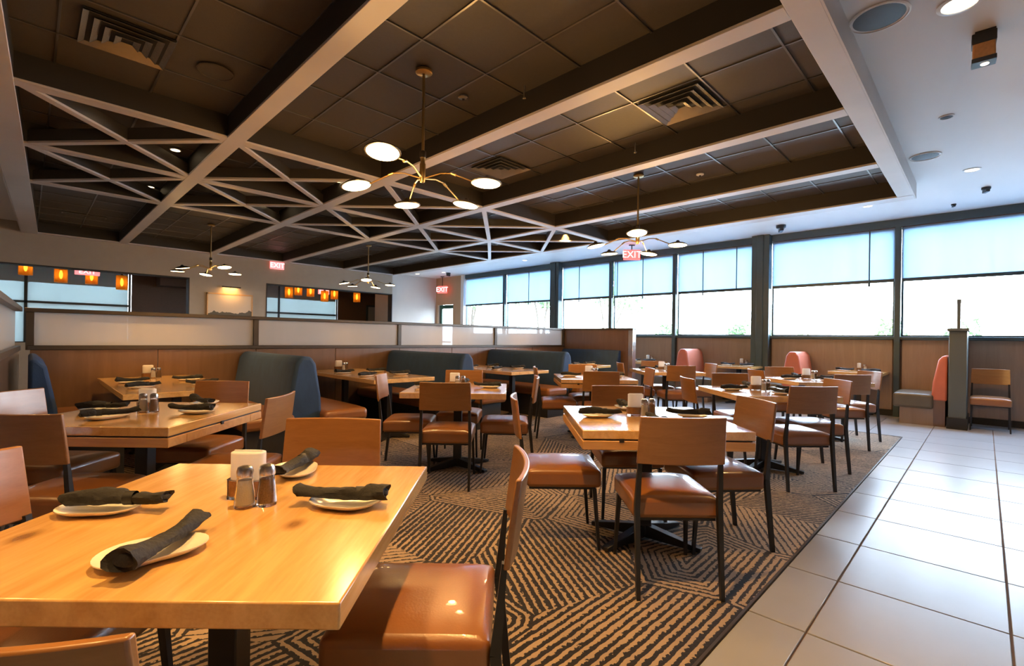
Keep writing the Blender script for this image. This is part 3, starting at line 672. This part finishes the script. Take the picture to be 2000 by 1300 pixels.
def back_profile(side):
    """side 0: both faces upholstered, +1 / -1: single face. profile in x,z"""
    if side == 0: return [(-.17, .36), (-.155, .60), (-.10, .93), (-.05, 1.0), (.05, 1.0), (.10, .93), (.155, .60), (.17, .36)]
    s = side
    pr_ = [(0, .36), (0, 1.0), (.05*s, 1.0), (.10*s, .94), (.16*s, .62), (.18*s, .36)]
    return pr_
def bench(cx, sides, y0, y1, label, back_side, fabric='blue_fabric', seatm='leather', sl_=.44, back_split=1):
    t = empty('booth_bench', (cx, 0, 0), label=label, cat='booth', group='booth benches along the glazed partition')
    b0 = -.17 if back_side == 0 else (0 if back_side > 0 else -.18); b1 = .17 if back_side == 0 else (.18 if back_side > 0 else 0)
    MB().prism(back_profile(back_side), y0+.12, y1, 'Y').build('backrest', fabric, t, bevel=.035, seg=3)
    MB().box(b0+.02, b1-.02, y0+.16, y1, 0, .37).build('base', 'black_matte', t)
    for s in sides:
        a, b = (b1-.03, b1-.03+sl_+.03) if s > 0 else (b0+.03-sl_-.03, b0+.03)
        cushion(a, b, y0, y1, .33, .475).build('seat_cushion', seatm, t, bevel=.04, seg=3)
        MB().box(min(a, b)+(.0 if s > 0 else .06), max(a, b)-(.06 if s > 0 else 0), y0+.06, y1, 0, .34).build('seat_base', 'black_matte', t)
    return t
Y0, Y1 = 4.66, 6.585
bench(.01, [1], 4.95, Y1, 'single blue booth bench against the left side partition', 1)
bench(1.95, [-1, 1], Y0, Y1, 'double booth bench between the leftmost and second booth tables', 0)
bench(4.03, [-1, 1], Y0, Y1, 'double booth bench between the second and third booth tables', 0)
bench(6.12, [-1, 1], Y0, Y1, 'double booth bench between the third and last booth tables', 0)
bench(8.30, [-1], 5.02, Y1, 'single booth bench against the window-end partition', -1)
# window banquettes: built along X, seat faces +/-Y
def wbench(cy, sides, back_side, label, x0=9.36, x1=WX-.03, group='coral banquettes under the windows'):
    t = empty('banquette', (0, cy, 0), label=label, cat='booth', group=group)
    pf = back_profile(back_side)
    MB().prism([(p_[0], p_[1]*1.04) for p_ in pf], x0+.05, x1, 'X').build('backrest', 'leather_red', t, bevel=.03, seg=3)
    b0 = -.17 if back_side == 0 else (0 if back_side > 0 else -.18); b1 = .17 if back_side == 0 else (.18 if back_side > 0 else 0)
    MB().box(x0+.06, x1, b0+.02, b1-.02, 0, .38).build('base', 'brown_panel', t)
    for s in sides:
        a, b = (b1-.03, b1+.44) if s > 0 else (b0-.44, b0+.03)
        cushion(x0, x1, a, b, .25, .48).build('seat_cushion', 'olive', t, bevel=.035, seg=3)
        MB().box(x0+.05, x1, min(a, b)+(.0 if s > 0 else .08), max(a, b)-(.08 if s > 0 else 0), 0, .26).build('seat_base', 'brown_light', t)
wbench(.385, [1], 1, 'coral backed banquette leaning on the partition end at right')
wbench(2.40, [-1, 1], 0, 'coral double banquette left of the big window pillar, nearer one')
wbench(4.40, [-1, 1], 0, 'coral double banquette farther left below the windows')
# low partition seen end-on
pe = empty('aisle_partition', (0, 0, 0), label='low green-grey partition seen end on beside the coral banquette', cat='partition')
MB().box(9.32, WX-.03, .18, .37, 0, 1.40).build('panel', 'post_green', pe, bevel=.004, seg=1)
MB().box(9.29, WX-.03, .16, .39, 1.40, 1.44).build('top_rail', 'post_green', pe, bevel=.004, seg=1)
MB().box(9.45, WX-.05, .255, .292, 1.44, 1.80).box(9.45, 9.49, .25, .297, 1.80, 1.86).build('upright_fin', 'post_green', pe)
MB().box(9.29, WX-.03, .165, .385, 0, .16).build('kick_plate', 'black_matte', pe)

# ------------------------------------------------------------------ tables
RZ = -PI/4
def col_base(t, span=.34, ang=36, h=.69, colw=.075, off=0):
    MB().box(-colw/2, colw/2, -colw/2, colw/2, .035, h).build('column', 'black', t, bevel=.004, seg=1, loc=(0, off, 0))
    MB().box(-.2, .2, -.2, .2, h-.012, h).build('mounting_plate', 'black', t, loc=(0, off, 0))
    for k in (ang, 180-ang, 180+ang, -ang):
        a = math.radians(k); d = Vector((math.cos(a), math.sin(a), 0))
        MB().bar(d*.02+Vector((0, 0, .055)), d*span+Vector((0, 0, .018)), .055, .075, .045, .022).build('foot', 'black', t, bevel=.003, seg=1, loc=(0, off, 0))
def square_table(x, y, label, leaf=False, size=.90, thick=.05, ztop=.74, rz=RZ):
    t = empty('dining_table', (x, y, 0), rz, label=label, cat='table', group='square oak dining tables')
    h = size/2
    if leaf:
        MB().box(-h, h, -h, h, ztop-.046, ztop).build('tabletop', 'oak', t, bevel=.004, seg=2)
        MB().box(-h+.012, h-.012, -h+.012, h-.012, ztop-.054, ztop-.046).build('shadow_gap', 'screw', t)
        for sx_, sy_ in ((0, -1), (0, 1), (1, 0), (-1, 0)):
            if sx_: MB().box(*sorted((sx_*(h-.14), sx_*h)), -h+.14, h-.14, ztop-.102, ztop-.054).build('drop_leaf', 'oak_edge', t, bevel=.003, seg=1)
            else: MB().box(-h, h, *sorted((sy_*(h-.14), sy_*h)), ztop-.102, ztop-.054).build('drop_leaf', 'oak_edge', t, bevel=.003, seg=1)
        for sx_, sy_ in ((-.55, -1), (.55, 1)): MB().box(sx_*h-.012, sx_*h+.012, sy_*h-.004, sy_*h+.004, ztop-.062, ztop-.042).build('latch', 'screw', t)
        MB().box(h-.004, h+.004, -.012, .012, ztop-.062, ztop-.042).build('latch', 'screw', t)
        col_base(t, h=ztop-.10)
    else:
        MB().box(-h, h, -h, h, ztop-thick, ztop).build('tabletop', 'oak', t, bevel=.004, seg=2)
        col_base(t, h=ztop-thick)
    return t
TB = {'near': (.392, 1.440, 'the foreground table', 'large pale oak table filling the lower left foreground', False),
      'b1': (.50, 3.53, 'the second table at left', 'thick-edged oak table behind the foreground table at left', True),
      'a1': (2.66, 1.475, 'the first table along the tile aisle', 'thick-edged oak table in front beside the tile aisle', True),
      'b2': (2.84, 3.50, 'the middle table before the blue booths', 'oak table in the middle of the carpet before the second booth', False),
      'a2': (4.95, 1.50, 'the second table along the tile aisle', 'oak table second along the tile aisle, white with window glare', False),
      'b3': (5.0, 3.50, 'the far table before the third booth', 'oak table far back before the third booth', True),
      'a3': (7.0, 1.55, 'the third table along the tile aisle', 'oak table third along the tile aisle', False),
      'b4': (7.02, 3.55, 'the farthest table before the last booth', 'oak table farthest back near the booth end post', False)}
for k, (x, y, nm, lb, leaf) in TB.items(): square_table(x, y, lb, leaf)
# booth and window tables
def rect_table(x, y, w_, l_, label, two=True, grp='booth tables'):
    t = empty('booth_table', (x, y, 0), 0, label=label, cat='table', group=grp)
    MB().box(-w_/2, w_/2, -l_/2, l_/2, .69, .735).build('tabletop', 'oak', t, bevel=.004, seg=2)
    for o_ in ((-.55, .55) if two else (0,)): col_base(t, .26, 40, .69, .07, o_)
BT = [(.93, 5.62, .82, 'the leftmost booth table', 'long oak booth table at far left under warm light'), (3.04, 5.62, .80, 'the second booth table', 'long oak booth table between the blue bench backs'),
      (5.15, 5.62, .80, 'the third booth table', 'long oak booth table, third from the left'), (7.25, 5.75, .78, 'the last booth table', 'long oak booth table next to the end partition')]
for x, y, w_, nm, lb in BT: rect_table(x, y, w_, 1.86 if x < 7 else 1.6, lb)
WTB = [(9.78, 1.50, 'the nearest window table', 'narrow oak table under the window beside the right banquette'), (9.78, 3.42, 'the middle window table', 'narrow oak table under the window between coral banquettes'), (9.75, 5.45, 'the farthest window table', 'narrow oak table under the window near the booth end post')]
for x, y, nm, lb in WTB: rect_table(x, y, .80, .72, lb, False, 'window tables')

# ------------------------------------------------------------------ chairs
def chair_proto():
    t = empty('dining_chair', cat='chair')
    s = cushion(-.21, .21, -.205, .225, .358, .478, .020).build('seat', 'leather', t, bevel=.022, seg=3)
    MB().box(-.19, .19, -.19, .19, .346, .358).build('seat_frame', 'black', t)
    # curved back panel
    m = MB(); nn = 12; prof = []
    for i in range(nn+1):
        u = -1+2*i/nn
        for (z, th) in ((.635, 0), (.855, 0)):
            pass
    rows = [(.632, -.248), (.70, -.256), (.78, -.266), (.856, -.276)]
    for side in (0, 1):
        for z, y in rows:
            for i in range(nn+1):
                u = -1+2*i/nn; hw = .200+(.856-z)*.03
                yy = y-.028*(1-u*u)+(.014 if side == 0 else -.002)
                m.v.append((u*hw, yy, z))
    R = nn+1; NR = len(rows); O = R*NR
    for r in range(NR-1):
        for i in range(nn):
            a = r*R+i; m.f.append((a, a+1, a+R+1, a+R)); m.f.append((O+a+R, O+a+R+1, O+a+1, O+a))
    for i in range(nn):
        m.f.append((O+i, O+i+1, i+1, i)); a = (NR-1)*R+i; m.f.append((a, a+1, O+a+1, O+a))
    for r in range(NR-1):
        a = r*R; m.f.append((a, a+R, O+a+R, O+a)); a = r*R+nn; m.f.append((O+a, O+a+R, a+R, a))
    m.build('backrest', 'back_wood', t, bevel=.004, seg=2)
    for sx_ in (-1, 1):
        MB().bar((sx_*.196, -.262, 0), (sx_*.196, -.218, .42), .018, .022, .024, .028, up=(0, 1, 0)).bar((sx_*.196, -.218, .42), (sx_*.190, -.238, .645), .024, .028, .02, .014, up=(0, 1, 0)).build('leg', 'black', t)
    for sx_ in (-1, 1):
        MB().bar((sx_*.20, .215, 0), (sx_*.186, .185, .352), .016, .016, .024, .024, up=(0, 1, 0)).build('leg', 'black', t)
    return t
CH = chair_proto(); first = True
def chair(x, y, rz, label, group='wood-backed dining chairs around the tables'):
    global first
    o = place(CH, (x, y, 0), rz, label, group, first); first = False; return o
SIDE = {'near': (0, -1, 0), 'far': (0, 1, PI), 'left': (-1, 0, -PI/2), 'right': (1, 0, PI/2)}
def table_chair(tk, side, dist=.45, lat=0, tw=0, label=None):
    x, y, nm = TB[tk][:3]; ux, uy, rot = SIDE[side]
    lx = ux*dist+(lat if ux == 0 else 0); ly = uy*dist+(lat if uy == 0 else 0)
    wx = x+lx*math.cos(RZ)-ly*math.sin(RZ); wy = y+lx*math.sin(RZ)+ly*math.cos(RZ)
    words = {'near': 'on the near side of ', 'far': 'on the far side of ', 'left': 'at the left of ', 'right': 'at the right of '}[side]
    chair(wx, wy, RZ+rot+tw, label or 'wood-backed leather chair '+words+nm)
table_chair('near', 'near', .47, .09, .05, 'wooden chair back cut off at the bottom left corner of the picture')
table_chair('near', 'right', .50, .10, 0, 'cognac leather chair seen side-on in the foreground beside the table')
table_chair('near', 'left', .50, .0, 0, 'chair back with bright edge at the left edge beside the foreground table')
table_chair('near', 'far', .48, .0, 0)
table_chair('b1', 'near', .50, .02, 0)
table_chair('b1', 'far', .52, -.02, 0)
table_chair('b1', 'right', .52, 0, .06, 'chair with pale straw-coloured lit back at the right of the second table at left')
table_chair('b1', 'left', .53, .0, 0)
for tk in ('a1', 'b2', 'a2', 'b3', 'a3', 'b4'):
    for sd in ('near', 'far', 'left', 'right'):
        dd = {('a1', 'near'): (.44, -.025, 0), ('a1', 'right'): (.42, 0, .08), ('a1', 'left'): (.52, .02, 0), ('a1', 'far'): (.47, 0, 0)}.get((tk, sd), (.45, random.uniform(-.03, .03), random.uniform(-.05, .05)))
        table_chair(tk, sd, *dd)
chair(9.62, -.06, -PI/2+PI, 'lone coral-lit chair right of the low partition at the right edge')

# ------------------------------------------------------------------ table settings
def plate_proto():
    t = empty('side_plate', cat='plate')
    m = MB(); n_ = 40
    def rad(a): return .083*(1+.20*math.cos(2*a)+.06*math.cos(3*a+.5))
    rings = [(.45, .001), (.60, .0), (.86, .008), (1.0, .016), (1.0, .0185), (.85, .011), (.6, .004), (.3, .003)]
    for s, z in rings:
        for j in range(n_):
            a = 2*PI*j/n_; m.v.append((rad(a)*s*math.cos(a), rad(a)*s*math.sin(a), z))
    for i in range(len(rings)-1):
        for j in range(n_): a = i*n_+j; b_ = i*n_+(j+1) % n_; m.f.append((a, b_, b_+n_, a+n_))
    m.f.append(tuple(range(n_))[::-1]); m.f.append(tuple((len(rings)-1)*n_+j for j in range(n_)))
    ob = m.build('dish', 'china', t, True)
    return t
def napkin_proto(kind):
    t = empty('rolled_napkin', cat='napkin'); rnd = random.Random(5+kind)
    m = MB(); n_ = 14; segs = 26; L_ = .25; k = 0
    bandx = (.62, .30, .5)[kind]
    for i in range(segs+1):
        u = i/segs; x = -L_/2+L_*u
        r = .0185+.0035*math.sin(u*5+kind)-(.006 if kind != 2 else 0)*math.exp(-((u-bandx)/.05)**2)+(.007*max(0, (u-.8)/.2)**1.3 if kind != 2 else .004*max(0, (.2-u)/.2))
        flat = .92-.30*max(0, (u-.78)/.22)
        for j in range(n_):
            a = 2*PI*j/n_; w_ = 1+.10*math.sin(3*a+u*9+kind)+.06*math.sin(7*a-u*23)+rnd.uniform(-.03, .03)
            bend = .006*math.sin(u*4+kind)
            m.v.append((x+(.006*math.sin(2*a) if i in (0, segs) else 0), bend+r*w_*math.cos(a)*1.25, max(.0, r*.95+r*w_*flat*math.sin(a))))
    for i in range(segs):
        for j in range(n_): a = i*n_+j; b_ = i*n_+(j+1) % n_; m.f.append((a, b_, b_+n_, a+n_))
    # rolled spiral ends
    for e, base in ((-1, 0), (1, segs*n_)):
        c0 = len(m.v); x = e*(L_/2-.006)
        for j in range(n_):
            v = m.v[base+j]; m.v.append((x, v[1]*.6, .018+(v[2]-.018)*.6))
        for j in range(n_): m.f.append((base+j, base+(j+1) % n_, c0+(j+1) % n_, c0+j))
        c1 = len(m.v)
        for j in range(n_):
            v = m.v[c0+j]; m.v.append((e*(L_/2+.001), v[1]*.55, .018+(v[2]-.018)*.55))
        for j in range(n_): m.f.append((c0+j, c0+(j+1) % n_, c1+(j+1) % n_, c1+j))
        m.f.append(tuple(c1+j for j in range(n_)))
    m.build('cloth', 'napkin', t, True)
    b = MB(); xb = -L_/2+L_*bandx; rr = .0150
    b.tube([(xb-.012, 0, rr*1.15), (xb+.012, 0, rr*1.15)], rr*1.12, 16, False).tube([(xb-.012, 0, rr*1.15), (xb+.012, 0, rr*1.15)], rr*1.20, 16, False)
    if kind != 2: b.build('paper_band', 'band', t, True)
    return t
def shaker_proto(kind):
    t = empty(kind+'_shaker', cat='shaker')
    MB().lathe([(.021, 0), (.0225, .004), (.021, .03), (.0165, .065), (.0165, .072), (.014, .072), (.0145, .064), (.019, .03), (.020, .007), (.001, .006)], 16).build('glass_body', 'glass', t, True)
    MB().lathe([(.0185, .008), (.0178, .03), (.0150, .062), (.001, .064)], 14).build('contents', kind, t, True)
    MB().lathe([(.0175, .070), (.0180, .082), (.0150, .091), (.006, .094), (.001, .094)], 16).build('cap', 'steel', t, True)
    t.scale = (1.18, 1.18, 1.2)
    return t
def holder_proto():
    t = empty('packet_holder', cat='holder')
    def rr(hx, hy, z0, z1, n_=24, pw=4):
        m = MB(); vs = []
        for z in (z0, z1):
            for j in range(n_):
                a = 2*PI*j/n_; c, s = math.cos(a), math.sin(a)
                vs.append((hx*abs(c)**(2/pw)*(1 if c >= 0 else -1), hy*abs(s)**(2/pw)*(1 if s >= 0 else -1), z))
        m.add(vs, [tuple(range(n_))[::-1], tuple(range(n_, 2*n_))]+[(j, (j+1) % n_, n_+(j+1) % n_, n_+j) for j in range(n_)]); return m
    rr(.054, .030, 0, .055).build('glass_dish', 'glass', t, True)
    rr(.046, .023, .007, .050, 24, 3).build('brown_packets', 'tan', t, True)
    g = rr(.047, .024, .051, .132, 24, 3); g.build('packets', 'paper', t, True, bevel=.003)
    MB().box(-.04, .04, -.002, .002, .132, .136).build('top_fold', 'paper', t)
    return t
PL, NK, SH, PP, HD = plate_proto(), [napkin_proto(i) for i in range(3)], shaker_proto('salt'), shaker_proto('pepper'), holder_proto()
used = set()
def put(proto, loc, rz, label, group):
    f_ = id(proto) not in used; used.add(id(proto))
    if proto.name.startswith('rolled') and f_ is False: pass
    return place(proto, loc, rz, label, group, f_)
def local(x, y, rz, lx, ly): return (x+lx*math.cos(rz)-ly*math.sin(rz), y+lx*math.sin(rz)+ly*math.cos(rz))
def settings(x, y, rz, nm, spots, z=.7405, caddy=(0, .12), crz=0, flip=False):
    for i, (lx, ly, a, side, nk, dx, da) in enumerate(spots):
        wx, wy = local(x, y, rz, lx, ly)
        put(PL, (wx, wy, z), rz+a, 'white side plate at the %s of %s' % (side, nm), 'white side plates with napkins')
        ox, oy = local(wx, wy, rz+a, dx, 0)
        o = put(NK[nk], (ox, oy, z+.0182), rz+a+da, 'rolled napkin at the %s of %s' % (side, nm), 'black rolled napkins')
    cx, cy = caddy
    for pr_, (dx, dy), nme in ((HD, (-.022, .03), 'white packet holder'), (SH, (.012, -.050), 'clear salt shaker'), (PP, (.062, -.030), 'clear brown pepper shaker')):
        wx, wy = local(x, y, rz, cx+dx, cy+dy)
        put(pr_, (wx, wy, z), rz+crz, nme+' on '+nm, {'w': 'packet holders', 'c': 'glass shakers'}[nme[0]])
# (lx, ly, plate angle, side, napkin kind, napkin shift along, twist)
settings(*TB['near'][:2], RZ, TB['near'][2], [(-.325, -.03, 0, 'left side', 0, .045, .10), (-.005, -.285, .70, 'near side', 2, .025, .95), (.30, .035, PI, 'right side', 1, .015, .0), (.02, .345, -PI/2+.5, 'far side', 1, .0, -.5)], caddy=(.015, .065))
SP4 = lambda r: [(-.30, r.uniform(-.04, .04), 0, 'left side', 0, .02, r.uniform(-.2, .2)), (r.uniform(-.04, .04), -.28, PI/2, 'near side', 2, .02, r.uniform(-.25, .25)), (.30, r.uniform(-.04, .04), PI, 'right side', 1, .03, r.uniform(-.2, .2)), (r.uniform(-.04, .04), .32, -PI/2, 'far side', 1, .03, r.uniform(-.3, .3))]
rn = random.Random(3)
settings(*TB['b1'][:2], RZ, TB['b1'][2], [(-.30, .03, .1, 'left side', 0, .02, .2), (-.05, -.22, PI/2-.5, 'near side', 1, .02, -.2), (.30, 0, PI, 'right side', 1, .03, 0), (.12, .36, -PI/2, 'far side', 2, .03, 1.0)], caddy=(-.03, .05))
for tk in ('a1', 'b2', 'a2', 'b3', 'a3', 'b4'): settings(*TB[tk][:2], RZ, TB[tk][2], SP4(rn), caddy=(-.02, .035))
for x, y, w_, nm, lb in BT:
    settings(x, y, 0, nm, [(-.24, -.45, .1, 'front left', 0, .02, .2), (.24, -.45, PI, 'front right', 1, .02, -.2), (-.24, .12, 0, 'back left', 2, .02, .15), (.24, .12, PI-.1, 'back right', 1, .02, .1)], z=.7355, caddy=(0, .68))
for x, y, nm, lb in WTB:
    settings(x, y, 0, nm, [(-.08, -.20, PI/2, 'right half', 0, .02, .3), (-.08, .20, -PI/2, 'left half', 1, .02, .2)], z=.7355, caddy=(.25, 0))

# ------------------------------------------------------------------ chandeliers
def chandelier(x, y, rz, label, energy):
    t = empty('chandelier', (x, y, ZT-.012), rz, label=label, cat='chandelier', group='five-headed brass chandeliers')
    MB().lathe([(.065, 0), (.065, -.018), (.055, -.026), (.001, -.027)], 24).build('canopy', 'brass', t, True)
    MB().tube([(0, 0, -.02), (0, 0, -.66)], .011, 10).build('pole', 'brass', t, True)
    MB().lathe([(.012, -.62), (.022, -.63), (.022, -.68), (.018, -.69), (.018, -.72), (.024, -.73), (.024, -.84), (.018, -.87), (.001, -.875)], 16).build('hub', 'brass', t, True)
    MB().lathe([(.024, -.63), (.025, -.635), (.025, -.675), (.023, -.68)], 16).build('collar', 'bronze', t, True)
    # head offsets, given in camera-facing frame (x right, y away)
    for (hx, hy, hz, tx, ty) in ((-.16, -.57, -.86, .0, -.16), (-.52, .02, -.90, -.20, 0), (-.24, .56, -.90, -.06, .05), (.29, .52, -.90, .14, .02), (.50, -.02, -.88, .03, -.02)):
        d = Vector((hx, hy, 0)); l = d.length; d.normalize()
        e = t
        rot = Matrix.Rotation(tx, 3, 'Y') @ Matrix.Rotation(ty, 3, 'X')
        a = MB().tube([(d.x*.01, d.y*.01, -.84), tuple(d*l*.28+Vector((0, 0, -.80))), tuple(d*l*.45+Vector((0, 0, -.80))), tuple(d*(l-.10)+Vector((0, 0, hz+.015)))], .006, 8).tube([tuple(d*l*.45+Vector((0, 0, -.80))), tuple(d*l*.52+Vector((0, 0, -.815)))], .011, 8)
        a.build('arm', 'brass', e, True)
        h = MB().lathe([(.118, 0), (.120, .006), (.085, .026), (.030, .040), (.014, .060), (.001, .061)], 28, (hx, hy, hz), rot).build('head', 'bronze', e, True)
        MB().lathe([(.108, -.001), (.10, -.006), (.05, -.009), (.001, -.010)], 28, (hx, hy, hz), rot).build('diffuser', 'lamp_disc', h, True)
        if energy:
            l_ = lamp('lamp_glow', 'POINT', (0, 0, 0), energy, WARM, .06); l_.parent = t; l_.location = (hx, hy, hz-.09)
chandelier(2.16, 3.14, RZ, 'brass chandelier with five glowing discs, largest and nearest', 20)
chandelier(5.40, 3.13, RZ, 'brass chandelier in front of the right windows', 22)
chandelier(2.44, 10.48, RZ+1.2, 'brass chandelier hanging before the left taupe wall', 5)
chandelier(5.48, 10.07, RZ+.5, 'far brass chandelier hanging left of the pale end wall', 5)
